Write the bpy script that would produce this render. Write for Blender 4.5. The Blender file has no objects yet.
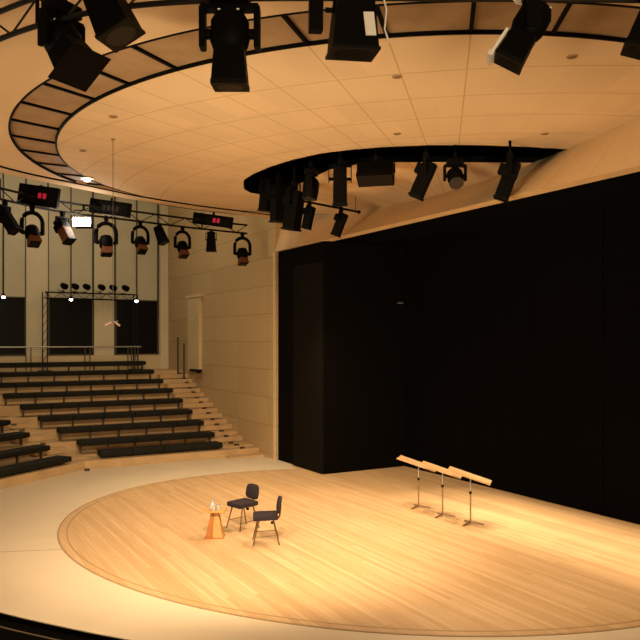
import bpy, bmesh, math, random
import numpy as np
from mathutils import Vector, Matrix, Euler
random.seed(7)
SC = bpy.context.scene
COL = SC.collection
PI = math.pi
R = math.radians

# ------------------------------------------------------------------ survey
# x runs towards the back of the stage, y along the stage wall, z up (stage = 0)
EYE = 3.8; FPX = 740.0; HOR = 340.0
CC, SS = .8697, .4936
def at(px, py, z=None, x=None, y=None, Z=None):
    """real place of a point seen in the photo, given one known coordinate or its distance"""
    a = (px-320)/FPX; b = (HOR-py)/FPX
    dx = a*CC+SS; dy = -a*SS+CC
    if z is not None: t = (z-EYE)/b
    elif x is not None: t = x/dx
    elif y is not None: t = y/dy
    else: t = Z
    return Vector((dx*t, dy*t, EYE+b*t))
YAW = -math.atan2(SS, CC)

# ------------------------------------------------------------------ materials
def lin(c):
    return tuple(((v/255)/12.92 if v/255 <= .04045 else ((v/255+.055)/1.055)**2.4) for v in c)
def mat(name, rgb, rough=.6, metal=0, emit=0, noise=0, scale=6, spec=.5, bump=0):
    m = bpy.data.materials.new(name); m.use_nodes = True
    nt = m.node_tree; b = nt.nodes['Principled BSDF']
    col = (*rgb, 1)
    b.inputs['Base Color'].default_value = col
    b.inputs['Roughness'].default_value = rough
    b.inputs['Metallic'].default_value = metal
    b.inputs['Specular IOR Level'].default_value = spec
    if emit:
        b.inputs['Emission Color'].default_value = col
        b.inputs['Emission Strength'].default_value = emit
    if noise or bump:
        tc = nt.nodes.new('ShaderNodeTexCoord')
        n = nt.nodes.new('ShaderNodeTexNoise'); n.inputs['Scale'].default_value = scale
        n.inputs['Detail'].default_value = 5
        nt.links.new(tc.outputs['Object'], n.inputs['Vector'])
        if noise:
            r = nt.nodes.new('ShaderNodeValToRGB')
            r.color_ramp.elements[0].position = .3; r.color_ramp.elements[1].position = .7
            r.color_ramp.elements[0].color = (*[v*(1-noise) for v in rgb], 1)
            r.color_ramp.elements[1].color = (*[min(1, v*(1+noise)) for v in rgb], 1)
            nt.links.new(n.outputs['Fac'], r.inputs['Fac'])
            nt.links.new(r.outputs['Color'], b.inputs['Base Color'])
        if bump:
            bp = nt.nodes.new('ShaderNodeBump'); bp.inputs['Strength'].default_value = bump
            nt.links.new(n.outputs['Fac'], bp.inputs['Height']); nt.links.new(bp.outputs['Normal'], b.inputs['Normal'])
    return m

class G:
    """tiny node-graph helper"""
    def __init__(s, m):
        s.nt = m.node_tree; s.b = s.nt.nodes['Principled BSDF']
    def v(s, sock, val):
        if isinstance(val, (int, float)): sock.default_value = val
        else: s.nt.links.new(val, sock)
    def m(s, op, a, b=0, c=None):
        n = s.nt.nodes.new('ShaderNodeMath'); n.operation = op
        s.v(n.inputs[0], a); s.v(n.inputs[1], b)
        if c is not None: s.v(n.inputs[2], c)
        return n.outputs[0]
    def pos(s):
        tc = s.nt.nodes.new('ShaderNodeTexCoord'); x = s.nt.nodes.new('ShaderNodeSeparateXYZ')
        s.nt.links.new(tc.outputs['Object'], x.inputs[0]); return tc.outputs['Object'], x.outputs
    def mix(s, f, a, b):
        n = s.nt.nodes.new('ShaderNodeMix'); n.data_type = 'RGBA'
        s.v(n.inputs['Factor'], f)
        for k, q in (('A', a), ('B', b)):
            i = [z for z in n.inputs if z.name == k and z.type == 'RGBA'][0]
            if isinstance(q, tuple): i.default_value = (*q, 1)
            else: s.nt.links.new(q, i)
        return [z for z in n.outputs if z.type == 'RGBA'][0]
    def noise(s, vec, scale, detail=4):
        n = s.nt.nodes.new('ShaderNodeTexNoise'); n.inputs['Scale'].default_value = scale; n.inputs['Detail'].default_value = detail
        s.nt.links.new(vec, n.inputs['Vector']); return n.outputs['Fac']
    def line(s, d, w):       # 1 where |d| < w
        return s.m('LESS_THAN', s.m('ABSOLUTE', d), w)
    def stretch(s, vec, sc):
        n = s.nt.nodes.new('ShaderNodeMapping'); n.inputs['Scale'].default_value = sc
        s.nt.links.new(vec, n.inputs['Vector']); return n.outputs[0]
    def white(s, a, b=None):
        n = s.nt.nodes.new('ShaderNodeTexWhiteNoise'); n.noise_dimensions = '2D'
        c = s.nt.nodes.new('ShaderNodeCombineXYZ'); s.v(c.inputs[0], a)
        if b is not None: s.v(c.inputs[1], b)
        s.nt.links.new(c.outputs[0], n.inputs['Vector']); return n.outputs['Value']

BLACK = mat('black_paint', (.0022, .0018, .0014), .6, spec=.06)
BLACK2 = mat('black_metal', (.0035, .0028, .002), .55, 0, spec=.1)
DARK = mat('dark_velour', (.0022, .0018, .0014), .95, spec=.02)
DARK2 = mat('dark_panel', (.0032, .0026, .0018), .9, spec=.03)
VOID = mat('matt_black', (.004, .004, .004), 1, spec=0)
TRUSSM = mat('truss_black', (.010, .008, .006), .5, .2, spec=.2)
GELM = mat('gel_frame_rust', (.13, .045, .018), .6, 0, spec=.15)
SHEENM = mat('metal_sheen_white', (.88, .86, .82), .35, .1)  # near-white base colour carries the gleam of stage light on metal
LENS = mat('lens_glass', (.003, .003, .003), .3, 0, spec=.1)
HOTLENS = mat('lit_lens', (1, .95, .85), .4, emit=60)
BULB = mat('lit_bulb', (1, .93, .8), .4, emit=9)
LEDRED = mat('red_led', (.35, .008, .03), .5, emit=.7)
DIGIT = mat('unlit_display', (.035, .028, .022), .5, spec=.1)
FABRIC = mat('plum_grey_fabric', (.030, .022, .026), .9, noise=.25, scale=40, spec=.1)
CHAIRM = mat('bronze_tube', (.16, .10, .05), .35, .6)
STANDM = mat('stand_metal', (.30, .20, .11), .35, .6)
DESKM = mat('desk_wood', (.42, .26, .12), .5, noise=.1, scale=9)
TABLEM = mat('orange_wood', (.36, .125, .02), .5, noise=.18, scale=7)
TABLETOP = mat('light_wood', (.52, .28, .085), .5, noise=.12, scale=8)
GLASSW = mat('frosted_glass', (.46, .44, .41), .25, spec=.6)
CUPD = mat('dark_drink', (.10, .08, .08), .2)
BENCHM = mat('bench_cushion', (.010, .0095, .006), .75, noise=.3, scale=14, spec=.2)
BENCHLEG = mat('bench_leg', (.05, .035, .02), .6)
RAILM = mat('steel_rail', (.42, .40, .36), .35, .6)
POSTM = mat('dark_post', (.06, .05, .035), .5, .3)
TRIMM = mat('pale_oak_trim', (.60, .46, .26), .55, noise=.1, scale=5)
STEPM = mat('step_light_housing', (.03, .02, .012), .6)
PINK = mat('microphone_body', (.24, .14, .10), .5)

def canopy_mat():
    m = mat('canopy_plaster', (.70, .52, .32), .8, spec=.15); g = G(m)
    vec, p = g.pos()
    dx = g.m('SUBTRACT', p[0], 14.5); dy = g.m('SUBTRACT', p[1], 17.5)
    rr = g.m('SQRT', g.m('ADD', g.m('MULTIPLY', dx, dx), g.m('MULTIPLY', dy, dy)))
    ang = g.m('ARCTAN2', dy, dx)
    l = None
    for k in (12.0, 10.85, 9.75, 8.6):
        q = g.line(g.m('SUBTRACT', rr, k), .014)
        l = q if l is None else g.m('MAXIMUM', l, q)
    t = g.m('DIVIDE', g.m('SUBTRACT', ang, R(-146.6)), R(4.5))
    fr = g.m('SUBTRACT', t, g.m('ROUND', t))
    q = g.line(g.m('MULTIPLY', g.m('MULTIPLY', fr, R(4.5)), rr), .012)
    q = g.m('MULTIPLY', q, g.m('LESS_THAN', ang, R(-127)))
    l = g.m('MAXIMUM', l, q)
    tone = g.m('ADD', .94, g.m('MULTIPLY', g.white(g.m('FLOOR', g.m('DIVIDE', rr, 1.1)), g.m('ROUND', t)), .07))
    base = g.mix(g.noise(vec, .8), (.66, .485, .29), (.72, .535, .33))
    n = g.nt.nodes.new('ShaderNodeVectorMath'); n.operation = 'SCALE'
    g.nt.links.new(base, n.inputs[0]); g.nt.links.new(tone, n.inputs['Scale'])
    g.nt.links.new(g.mix(g.m('MULTIPLY', l, .5), n.outputs[0], (.36, .22, .10)), g.b.inputs['Base Color'])
    return m
CANOPY = canopy_mat()
ANNULUS = mat('canopy_plaster_plain', (.66, .48, .29), .8, noise=.04, scale=1, spec=.15)
RINGP = mat('ring_panel_wood', (.33, .215, .115), .7, noise=.15, scale=2.5, spec=.2)

def wood_floor():
    m = mat('oak_strip_floor', (.6, .4, .2), .42, spec=.4); g = G(m)
    vec, p = g.pos()
    w = .085
    i = g.m('FLOOR', g.m('DIVIDE', p[0], w))
    off = g.m('MULTIPLY', g.white(i), 4.5)
    j = g.m('FLOOR', g.m('DIVIDE', g.m('ADD', p[1], off), 4.5))
    tone = g.white(i, j)
    base = g.mix(tone, (.55, .36, .18), (.72, .51, .29))
    gr = g.noise(g.stretch(vec, (28, 1.2, 1)), 1, 5)
    base = g.mix(g.m('MULTIPLY', gr, .75), base, (.42, .235, .095))
    fx = g.m('SUBTRACT', g.m('DIVIDE', p[0], w), i)
    gap = g.m('MULTIPLY', g.m('LESS_THAN', fx, .06), .4)
    g.nt.links.new(g.mix(gap, base, (.22, .11, .04)), g.b.inputs['Base Color'])
    return m
WOOD = wood_floor()
def stone_floor():
    m = mat('pale_stone', (.6, .5, .37), .5, spec=.4); g = G(m)
    vec, p = g.pos()
    base = g.mix(g.noise(vec, 1.3), (.60, .49, .34), (.70, .585, .42))
    base = g.mix(g.m('MULTIPLY', g.noise(vec, 30, 2), .25), base, (.50, .40, .27))
    a = at(0, 552, z=0); b = at(58, 549.5, z=0)
    d = (b-a).normalized()
    dist = g.m('ADD', g.m('MULTIPLY', g.m('SUBTRACT', p[0], a.x), -d.y), g.m('MULTIPLY', g.m('SUBTRACT', p[1], a.y), d.x))
    l = g.m('MULTIPLY', g.line(dist, .018), .6)
    g.nt.links.new(g.mix(l, base, (.12, .08, .05)), g.b.inputs['Base Color'])
    return m
STONE = stone_floor()
def panel_wall(name, horiz, w, h, c1, c2, joint, z0=0, jw=.012, jf=.6, grain=True):
    """horiz: which axis runs along the wall (0 x, 1 y); panels w by h with fine joints"""
    m = mat(name, c1, .65, spec=.25); g = G(m)
    vec, p = g.pos()
    s = p[horiz]; z = g.m('SUBTRACT', p[2], z0)
    ti = g.m('DIVIDE', s, w); tj = g.m('DIVIDE', z, h)
    fi = g.m('MULTIPLY', g.m('SUBTRACT', ti, g.m('ROUND', ti)), w); fj = g.m('MULTIPLY', g.m('SUBTRACT', tj, g.m('ROUND', tj)), h)
    l = g.m('MAXIMUM', g.m('MULTIPLY', g.line(fj, jw), jf), g.m('MULTIPLY', g.line(fi, jw), jf*.5))
    tone = g.white(g.m('FLOOR', ti), g.m('FLOOR', tj))
    base = g.mix(tone, c1, c2)
    if grain:
        sc = (1, 1, 14) if horiz is not None else (1, 1, 1)
        base = g.mix(g.m('MULTIPLY', g.noise(g.stretch(vec, sc), 2, 4), .35), base, tuple(v*.72 for v in c1))
    g.nt.links.new(g.mix(l, base, joint), g.b.inputs['Base Color'])
    return m
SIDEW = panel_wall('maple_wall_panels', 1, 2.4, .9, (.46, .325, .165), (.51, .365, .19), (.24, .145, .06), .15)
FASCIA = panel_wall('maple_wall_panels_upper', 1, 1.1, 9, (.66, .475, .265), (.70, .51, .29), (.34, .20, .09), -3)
FARW = mat('pale_wall_panel', (.52, .47, .33), .7, noise=.05, scale=1.2, spec=.2)
FARP = mat('pale_pillar_panel', (.60, .52, .36), .7, noise=.05, scale=1.2, spec=.2)
TIER = mat('tier_wood', (.50, .335, .17), .6, noise=.12, scale=2.2, spec=.25)
WINDOW = mat('night_glass', (.004, .0035, .003), .4, spec=.12)

# ------------------------------------------------------------------ mesh helpers
class MB:
    def __init__(s): s.bm = bmesh.new()
    def box(s, c, d, rot=None, bev=0):
        r = bmesh.ops.create_cube(s.bm, size=1)
        vs = r['verts']
        bmesh.ops.scale(s.bm, vec=Vector(d), verts=vs)
        if bev:
            es = list({e for v in vs for e in v.link_edges})
            q = bmesh.ops.bevel(s.bm, geom=es, offset=bev, segments=2, affect='EDGES', profile=.7)
            vs = list({v for f in q['faces'] for v in f.verts} | {v for v in vs if v.is_valid})
            seen = set(vs); st = list(vs)
            while st:
                v = st.pop()
                for e in v.link_edges:
                    o = e.other_vert(v)
                    if o not in seen: seen.add(o); st.append(o)
            vs = list(seen)
        if rot is not None: bmesh.ops.rotate(s.bm, cent=(0, 0, 0), matrix=rot, verts=vs)
        bmesh.ops.translate(s.bm, vec=Vector(c), verts=vs)
        return s
    def bar(s, a, b, w, h=None, bev=0):          # square bar from a to b
        a = Vector(a); b = Vector(b); d = b-a
        q = d.to_track_quat('Z', 'X').to_matrix()
        return s.box((a+b)/2, (w, h or w, d.length), q, bev)
    def tube(s, a, b, r, r2=None, seg=12):
        a = Vector(a); b = Vector(b); d = b-a
        q = d.to_track_quat('Z', 'X').to_matrix().to_4x4()
        bmesh.ops.create_cone(s.bm, cap_ends=True, segments=seg, radius1=r, radius2=r if r2 is None else r2, depth=d.length,
                              matrix=Matrix.Translation((a+b)/2) @ q)
        return s
    def path(s, pts, r, seg=8):
        pts = [Vector(p) for p in pts]; rings = []
        for i, p in enumerate(pts):
            t = (pts[min(i+1, len(pts)-1)]-pts[max(i-1, 0)]).normalized()
            up = Vector((0, 0, 1)) if abs(t.z) < .95 else Vector((1, 0, 0))
            u = t.cross(up).normalized(); w = u.cross(t)
            rings.append([s.bm.verts.new(p+r*(math.cos(2*PI*k/seg)*u+math.sin(2*PI*k/seg)*w)) for k in range(seg)])
        for a, b in zip(rings, rings[1:]):
            for k in range(seg): s.bm.faces.new((a[k], a[(k+1) % seg], b[(k+1) % seg], b[k]))
        s.bm.faces.new(rings[0][::-1]); s.bm.faces.new(rings[-1])
        return s
    def lathe(s, prof, c=(0, 0, 0), seg=20, m=None):
        rings = []
        M = m or Matrix.Identity(4)
        for r, z in prof:
            rings.append([s.bm.verts.new(M @ (Vector(c)+Vector((r*math.cos(2*PI*k/seg), r*math.sin(2*PI*k/seg), z)))) for k in range(seg)])
        for a, b in zip(rings, rings[1:]):
            for k in range(seg): s.bm.faces.new((a[k], a[(k+1) % seg], b[(k+1) % seg], b[k]))
        s.bm.faces.new(rings[0][::-1]); s.bm.faces.new(rings[-1])
        return s
    def frustum(s, d0, d1, z0, z1, c=(0, 0)):     # rectangular loft
        vs = []
        for (dx, dy), z in ((d0, z0), (d1, z1)):
            vs.append([s.bm.verts.new((c[0]+a*dx/2, c[1]+b*dy/2, z)) for a, b in ((-1, -1), (1, -1), (1, 1), (-1, 1))])
        a, b = vs
        for k in range(4): s.bm.faces.new((a[k], a[(k+1) % 4], b[(k+1) % 4], b[k]))
        s.bm.faces.new(a[::-1]); s.bm.faces.new(b)
        return s
    def prism(s, pts, z0, z1):
        lo = [s.bm.verts.new((p[0], p[1], z0)) for p in pts]; hi = [s.bm.verts.new((p[0], p[1], z1)) for p in pts]
        n = len(pts)
        for k in range(n): s.bm.faces.new((lo[k], lo[(k+1) % n], hi[(k+1) % n], hi[k]))
        f = [s.bm.faces.new(lo[::-1]), s.bm.faces.new(hi)]
        bmesh.ops.triangulate(s.bm, faces=f)
        return s
    def strip(s, A, B, z0, z1):                    # solid band between two plan curves
        rows = [[s.bm.verts.new((p[0], p[1], z)) for p in Lx] for Lx, z in ((A, z0), (B, z0), (B, z1), (A, z1))]
        n = len(A)
        for k in range(n-1):
            for q in range(4):
                a, b = rows[q], rows[(q+1) % 4]
                s.bm.faces.new((a[k], a[k+1], b[k+1], b[k]))
        for k in (0, n-1): s.bm.faces.new([r[k] for r in rows])
        return s
    def build(s, name, m, parent=None, smooth=False, loc=None):
        bmesh.ops.recalc_face_normals(s.bm, faces=s.bm.faces)
        me = bpy.data.meshes.new(name); s.bm.to_mesh(me); s.bm.free()
        me.materials.append(m)
        if smooth:
            for p in me.polygons: p.use_smooth = True
            try: me.set_sharp_from_angle(angle=R(40))
            except Exception: pass
        o = bpy.data.objects.new(name, me); COL.objects.link(o)
        if parent: o.parent = parent
        if loc is not None: o.location = loc
        return o
def tag(o, label=None, cat=None, group=None, kind=None):
    for k, v in (('label', label), ('category', cat), ('group', group), ('kind', kind)):
        if v: o[k] = v
    return o
def empty(name, loc, label, cat, rz=0, group=None, scale=1):
    o = bpy.data.objects.new(name, None); COL.objects.link(o); o.empty_display_size = .1
    o.location = loc; o.rotation_euler.z = rz; o.scale = (scale,)*3
    return tag(o, label, cat, group)
def struct(name, mb, m, smooth=False, parent=None):
    o = mb.build(name, m, parent, smooth)
    if not parent: o['kind'] = 'structure'
    return o
def copy_tree(o, parent=None):
    c = o.copy(); COL.objects.link(c)
    if parent: c.parent = parent
    for ch in list(o.children): copy_tree(ch, c)
    return c
ORD = ['first', 'second', 'third', 'fourth', 'fifth', 'sixth', 'seventh', 'eighth', 'ninth', 'tenth', 'eleventh', 'twelfth',
       'thirteenth', 'fourteenth', 'fifteenth', 'sixteenth']

def smooth_path(P, n=8):
    P = [Vector(p) for p in P]; out = []
    for i in range(len(P)-1):
        p0, p1, p2, p3 = P[max(i-1, 0)], P[i], P[i+1], P[min(i+2, len(P)-1)]
        for k in range(n):
            t = k/n
            out.append(.5*((2*p1)+(-p0+p2)*t+(2*p0-5*p1+4*p2-p3)*t*t+(-p0+3*p1-3*p2+p3)*t**3))
    return out+[P[-1]]

# ------------------------------------------------------------------ plan curves
XW = 10.33                                   # plane of the stage wall
def ell(c, a, b, ux, uy, n=160, s=1.0):
    L = math.hypot(ux, uy); ux /= L; uy /= L
    return [(c[0]+s*(a*math.cos(t)*ux-b*math.sin(t)*uy), c[1]+s*(a*math.cos(t)*uy+b*math.sin(t)*ux)) for t in [2*PI*k/n for k in range(n)]]
E_FLOOR = dict(c=(8.85, 12.98), a=6.92, b=5.96, ux=.55, uy=-.83)
E_IN = dict(c=(8.96, 13.25), a=7.15, b=6.29, ux=.36, uy=-.93)
E_OUT = dict(c=(9.5, 13.09), a=8.04, b=7.66, ux=.70, uy=-.72)
CEN = np.array([9.2, 13.2])
def ray(E, th, extra=0.0):
    """point on ellipse E along direction th from CEN"""
    L = math.hypot(E['ux'], E['uy']); u = np.array([E['ux'], E['uy']])/L; v = np.array([-u[1], u[0]])
    d = np.array([math.cos(th), math.sin(th)]); o = CEN-np.array(E['c'])
    A = (d@u/E['a'])**2+(d@v/E['b'])**2; B = 2*((d@u)*(o@u)/E['a']**2+(d@v)*(o@v)/E['b']**2); C = (o@u/E['a'])**2+(o@v/E['b'])**2-1
    t = (-B+math.sqrt(B*B-4*A*C))/(2*A)
    return CEN+d*(t+extra)
WALLC = [(10.35, 4), (10.5, 6), (11.11, 8.38), (11.75, 10.39), (11.95, 11.44), (12.35, 13.6), (12.48, 15.5), (12.3, 17.4), (11.65, 19.3), (10.9, 20.5), (10.35, 21.3)]
_wy = np.array([p[1] for p in WALLC]); _wx = np.array([p[0] for p in WALLC])
_gy = np.linspace(4, 21.3, 80); _gx = np.interp(_gy, _wy, _wx)
_k = np.ones(9)/9; _gx = np.convolve(np.pad(_gx, 4, mode='edge'), _k, mode='valid')
def xw(y): return float(np.interp(y, _gy, _gx))

EDGE = [(10.6, 20.95), (8.75, 20.7), (6.34, 20.25), (3.8, 19.11), (2.93, 18.78), (1.99, 18.31), (.9, 17.3), (0, 15.8), (-.6, 13.8), (-.7, 11.5),
        (-.4, 9.2), (.3, 7), (1.6, 5), (3.4, 3.3), (5.6, 2.2), (8, 1.8), (10.6, 2.2), (14, 4), (16.5, 9), (16.5, 15), (14, 19.5)]
_ea = np.array([math.atan2(p[1]-CEN[1], p[0]-CEN[0]) for p in EDGE]); _er = np.array([math.hypot(p[0]-CEN[0], p[1]-CEN[1]) for p in EDGE])
_o = np.argsort(_ea); _ea = _ea[_o]; _er = _er[_o]
_ga = np.linspace(-PI, PI, 361)[:-1]; _gr = np.interp(_ga, _ea, _er, period=2*PI)
_gr = np.convolve(np.r_[_gr[-5:], _gr, _gr[:5]], np.ones(11)/11, mode='valid')
def edge(th, extra=0.0):
    r = float(np.interp(th, _ga, _gr, period=2*PI))+extra
    return (CEN[0]+r*math.cos(th), CEN[1]+r*math.sin(th))
TH0, TH1 = R(78), R(312)                    # arc of the canopy on the hall side of the stage wall
THS = [TH0+(TH1-TH0)*k/160 for k in range(161)]

# ------------------------------------------------------------------ canopy (the suspended ceiling)
ZC = 7.65
SLOT_NEAR = [(7.45, 17.0), (7.2, 16.4), (7.12, 15.7), (7.14, 14.9), (7.28, 14.05), (7.54, 13.28), (7.93, 12.72), (8.42, 12.18), (9.1, 11.65), (9.96, 11.15), (10.93, 10.77), (11.80, 10.5)]
SLOT_FAR = [(12.12, 11.62), (11.35, 12.02), (10.22, 12.62), (9.3, 13.15), (8.75, 13.62), (8.45, 14.38), (8.5, 15.13), (8.58, 16.1), (8.55, 17.1), (8.33, 17.8), (7.95, 17.72), (7.65, 17.4)]
disc = [tuple(ray(E_IN, t)) for t in [R(66)+(R(322)-R(66))*k/150 for k in range(151)]]
disc = [p for p in disc if p[0] < xw(p[1])+.05]
y_lo, y_hi = disc[-1][1], disc[0][1]
poly = list(disc)
poly += [(xw(y)+.06, y) for y in np.linspace(y_lo+.15, 10.45, 8)]
poly += [(xw(10.5)+.06, 10.5)]+SLOT_NEAR[::-1]+SLOT_FAR[::-1]
poly += [(xw(y)+.06, y) for y in np.linspace(11.75, y_hi-.1, 24)]
ceiling = struct('ceiling', MB().prism(poly, ZC, ZC+.12), CANOPY)
# recess over the slot
_sl = [np.array(p) for p in SLOT_NEAR+SLOT_FAR]; slot = []
for k in range(len(_sl)):
    e0 = _sl[k]-_sl[k-1]; e1 = _sl[(k+1) % len(_sl)]-_sl[k]
    n0 = np.array([-e0[1], e0[0]])/np.linalg.norm(e0); n1 = np.array([-e1[1], e1[0]])/np.linalg.norm(e1)
    n = n0+n1; n = n/max(np.linalg.norm(n), .5)
    slot.append(tuple(_sl[k]+n*.025))
b = MB()
lo = [b.bm.verts.new((p[0], p[1], ZC-.006)) for p in slot]; hi = [b.bm.verts.new((p[0], p[1], ZC+.9)) for p in slot]
for k in range(len(slot)): b.bm.faces.new((lo[k], lo[(k+1) % len(slot)], hi[(k+1) % len(slot)], hi[k]))
b.bm.faces.new(hi)
bmesh.ops.triangulate(b.bm, faces=[f for f in b.bm.faces if len(f.verts) > 4])
struct('ceiling_recess', b, VOID, parent=ceiling)
rin = [tuple(ray(E_IN, t, .025)) for t in THS]; rin2 = [tuple(ray(E_IN, t, -.01)) for t in THS]
rout = [tuple(ray(E_OUT, t, -.025)) for t in THS]; rout2 = [tuple(ray(E_OUT, t, .01)) for t in THS]
struct('ring_panels', MB().strip(rin, rout, ZC+.04, ZC+.10), RINGP, parent=ceiling)
struct('ring_edge', MB().strip(rin2, rin, ZC-.01, ZC+.06), BLACK, parent=ceiling)
struct('ring_edge', MB().strip(rout, rout2, ZC-.01, ZC+.06), BLACK, parent=ceiling)
HUB = np.array([14.5, 17.5])
def line_hit(E, ang):          # where a spoke from HUB leaves ellipse E (far side from HUB)
    L = math.hypot(E['ux'], E['uy']); u = np.array([E['ux'], E['uy']])/L; v = np.array([-u[1], u[0]])
    d = np.array([math.cos(ang), math.sin(ang)]); o = HUB-np.array(E['c'])
    A = (d@u/E['a'])**2+(d@v/E['b'])**2; B = 2*((d@u)*(o@u)/E['a']**2+(d@v)*(o@v)/E['b']**2); C = (o@u/E['a'])**2+(o@v/E['b'])**2-1
    q = B*B-4*A*C
    return HUB+d*(-B+math.sqrt(q))/(2*A) if q > 0 else None
for k in range(-13, 9):
    a = R(-146.6+4.5*k)
    p, q = line_hit(E_IN, a), line_hit(E_OUT, a)
    if p is None or q is None: continue
    MB().bar((p[0], p[1], ZC+.03), (q[0], q[1], ZC+.03), .05, .05).build('ring_rib', BLACK, ceiling)
lipA = [edge(t, -.42) for t in THS]; lipB = [edge(t) for t in THS]; lipG = [edge(t, -.47) for t in THS]
b = MB().strip(rout2, lipG, ZC, ZC+.12)
struct('outer_annulus', b, ANNULUS, parent=ceiling)
struct('canopy_lip', MB().strip(lipA, lipB, ZC-.035, ZC+.2), ANNULUS, parent=ceiling)
struct('lip_groove', MB().strip([edge(t, -.435) for t in THS], lipA, ZC-.03, ZC+.1), BLACK, parent=ceiling)
struct('canopy_backing', MB().prism([edge(t, -.02) for t in THS]+[(11.6, 8), (12.6, 14), (11.4, 20)][0:0], ZC+.95, ZC+1.0), VOID, parent=ceiling)
struct('canopy_backing', MB().strip(lipG, lipA, ZC+.16, ZC+.2), BLACK, parent=ceiling)
struct('canopy_backing', MB().strip([edge(t, -.5) for t in THS], [edge(t, -.02) for t in THS], ZC+.2, ZC+.96), DARK, parent=ceiling)

# ------------------------------------------------------------------ walls
FARY = 31.84
b = MB()
b.box(((XW+.15), (21.08+FARY)/2+.2, 5.6), (.3, FARY-21.08+.4, 12.2))
wall_right = struct('wall_right', b, SIDEW)
# leaning fascia over the stage opening
b = MB(); rows = []
ys = list(np.linspace(4, 21.08, 60))
zt = 6.60
for k in range(7):
    f = k/6
    rows.append([b.bm.verts.new((XW+(max(xw(y), XW)-XW)*f, y, zt+(ZC+.02-zt)*f)) for y in ys])
for k in range(6):
    for i in range(len(ys)-1): b.bm.faces.new((rows[k][i], rows[k][i+1], rows[k+1][i+1], rows[k+1][i]))
r2 = [b.bm.verts.new((XW+.35, y, zt)) for y in ys]
for i in range(len(ys)-1): b.bm.faces.new((rows[0][i], rows[0][i+1], r2[i+1], r2[i]))
struct('wall_right_fascia', b, FASCIA, smooth=False)
struct('trim_1', MB().box((XW-.015, 21.1, 3.3), (.05, .10, 6.6)), TRIMM)
# stage box
XB = 13.2
b = MB().box((XB+.1, 10.5, 3.6), (.2, 15.4, 7.2))
for k in range(7):
    y = 4.6+k*2.1
    b.box((XB-.01, y, 3.4), (.03, .05, 6.8))
wall_back = struct('wall_back', b, DARK)
struct('ceiling_stage', MB().box((12.02, 11, 6.66), (2.68, 16.5, .1)), VOID)
b = MB().box(((XW+.08+XB)/2+.05, (18.11+21.04)/2, 3.3), (XB-XW-.0, 21.04-18.11, 6.59))
wing = struct('wall_stage_wing', b, DARK2)
wing2 = struct('wing_panel', MB().box((XW+.05, 19.0, 3.02), (.06, 1.75, 6.02)), mat('dark_panel_lighter', (.006, .0045, .003), .8, spec=.05), parent=wing)
MB().bar(at(362, 428, x=13.1), at(362, 447, x=13.1), .04).build('door_handle', mat('dull_bronze', (.06, .045, .03), .5, .3), wall_back)
p = at(400, 303, x=13.05)
t = empty('wall_lamp', p, 'small unlit oval lamp high on the black back wall of the stage', 'lamp')
MB().box((0.04, 0, .0), (.1, .09, .06), bev=.01).build('bracket', BLACK2, t)
MB().lathe([(.0, -.03), (.1, -.03), (.13, 0), (.09, .035), (0, .04)], seg=16).build('lamp_shade', mat('dull_grey', (.10, .09, .08), .5), t, True)

# far wall: panels with dark joints, three tall dark windows
wall_far = struct('wall_far', MB().box((3.4, FARY+.15, 5.6), (14.6, .3, 12.2)), FARW)
joints = [at(px, 200, y=FARY-.03).x for px in (3, 26, 48, 71, 93, 115, 137, 158)]
dj = (joints[-1]-joints[0])/7
allj = [joints[0]-dj*k for k in range(4, 0, -1)]+joints
for x in allj:
    if x in (allj[4], allj[7], allj[10]):
        MB().box((x, FARY-.01, 8.35), (.03, .04, 5.7)).build('joint', POSTM, wall_far)
        continue
    MB().box((x, FARY-.02, 5.85), (.065, .06, 11)).build('joint', POSTM, wall_far)
for a, c in ((4, 5), (7, 8), (10, 11)): pass
for a in (5, 8):
    MB().box(((allj[a]+allj[a+1])/2, FARY-.03, 5.0), (dj-.07, .06, 9.2)).build('pillar_panel', FARP, wall_far)
MB().box(((allj[11]+XW)/2+.03, FARY-.06, 6.6), (XW-allj[11]-.1, .12, 9.2)).build('corner_strip', FARP, wall_far)
MB().box((4.2, FARY-.04, 2.8), (12.4, .08, .72)).build('sill_band', mat('pale_sill', (.56, .44, .25), .6), wall_far)
for n, (x0, x1) in enumerate(((allj[3], allj[5]), (allj[6], allj[8]), (allj[9], allj[11]))):
    z0, z1 = 3.17, 5.53
    w = struct('window_%d' % (n+1), MB().box(((x0+x1)/2, FARY-.03, (z0+z1)/2), (x1-x0-.04, .05, z1-z0)), WINDOW)
    f = MB()
    for x in (x0+.03, x1-.03): f.box((x, FARY-.05, (z0+z1)/2), (.05, .1, z1-z0))
    for z in (z0+.02, z1-.02): f.box(((x0+x1)/2, FARY-.05, z), (x1-x0-.06, .1, .05))
    f.build('window_frame', POSTM, w)
# pale door panel on the right-hand wall
y0, y1 = 27.6, 28.9
door = struct('door_1', MB().box((XW-.07, (y0+y1)/2, 4.03), (.14, y1-y0, 2.95)), mat('pale_door', (.56, .43, .24), .6, noise=.05, scale=2))
MB().box((XW-.09, (y0+y1)/2, 5.55), (.18, y1-y0+.3, .1)).build('door_head', TRIMM, door)
# outer hall shell
struct('ceiling_hall', MB().box((2, 15, 11.6), (20, 40, .2)), mat('hall_ceiling', (.35, .27, .17), .9))
struct('wall_left', MB().box((-6.5, 15, 5.3), (.3, 36, 12.6)), SIDEW)

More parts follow.
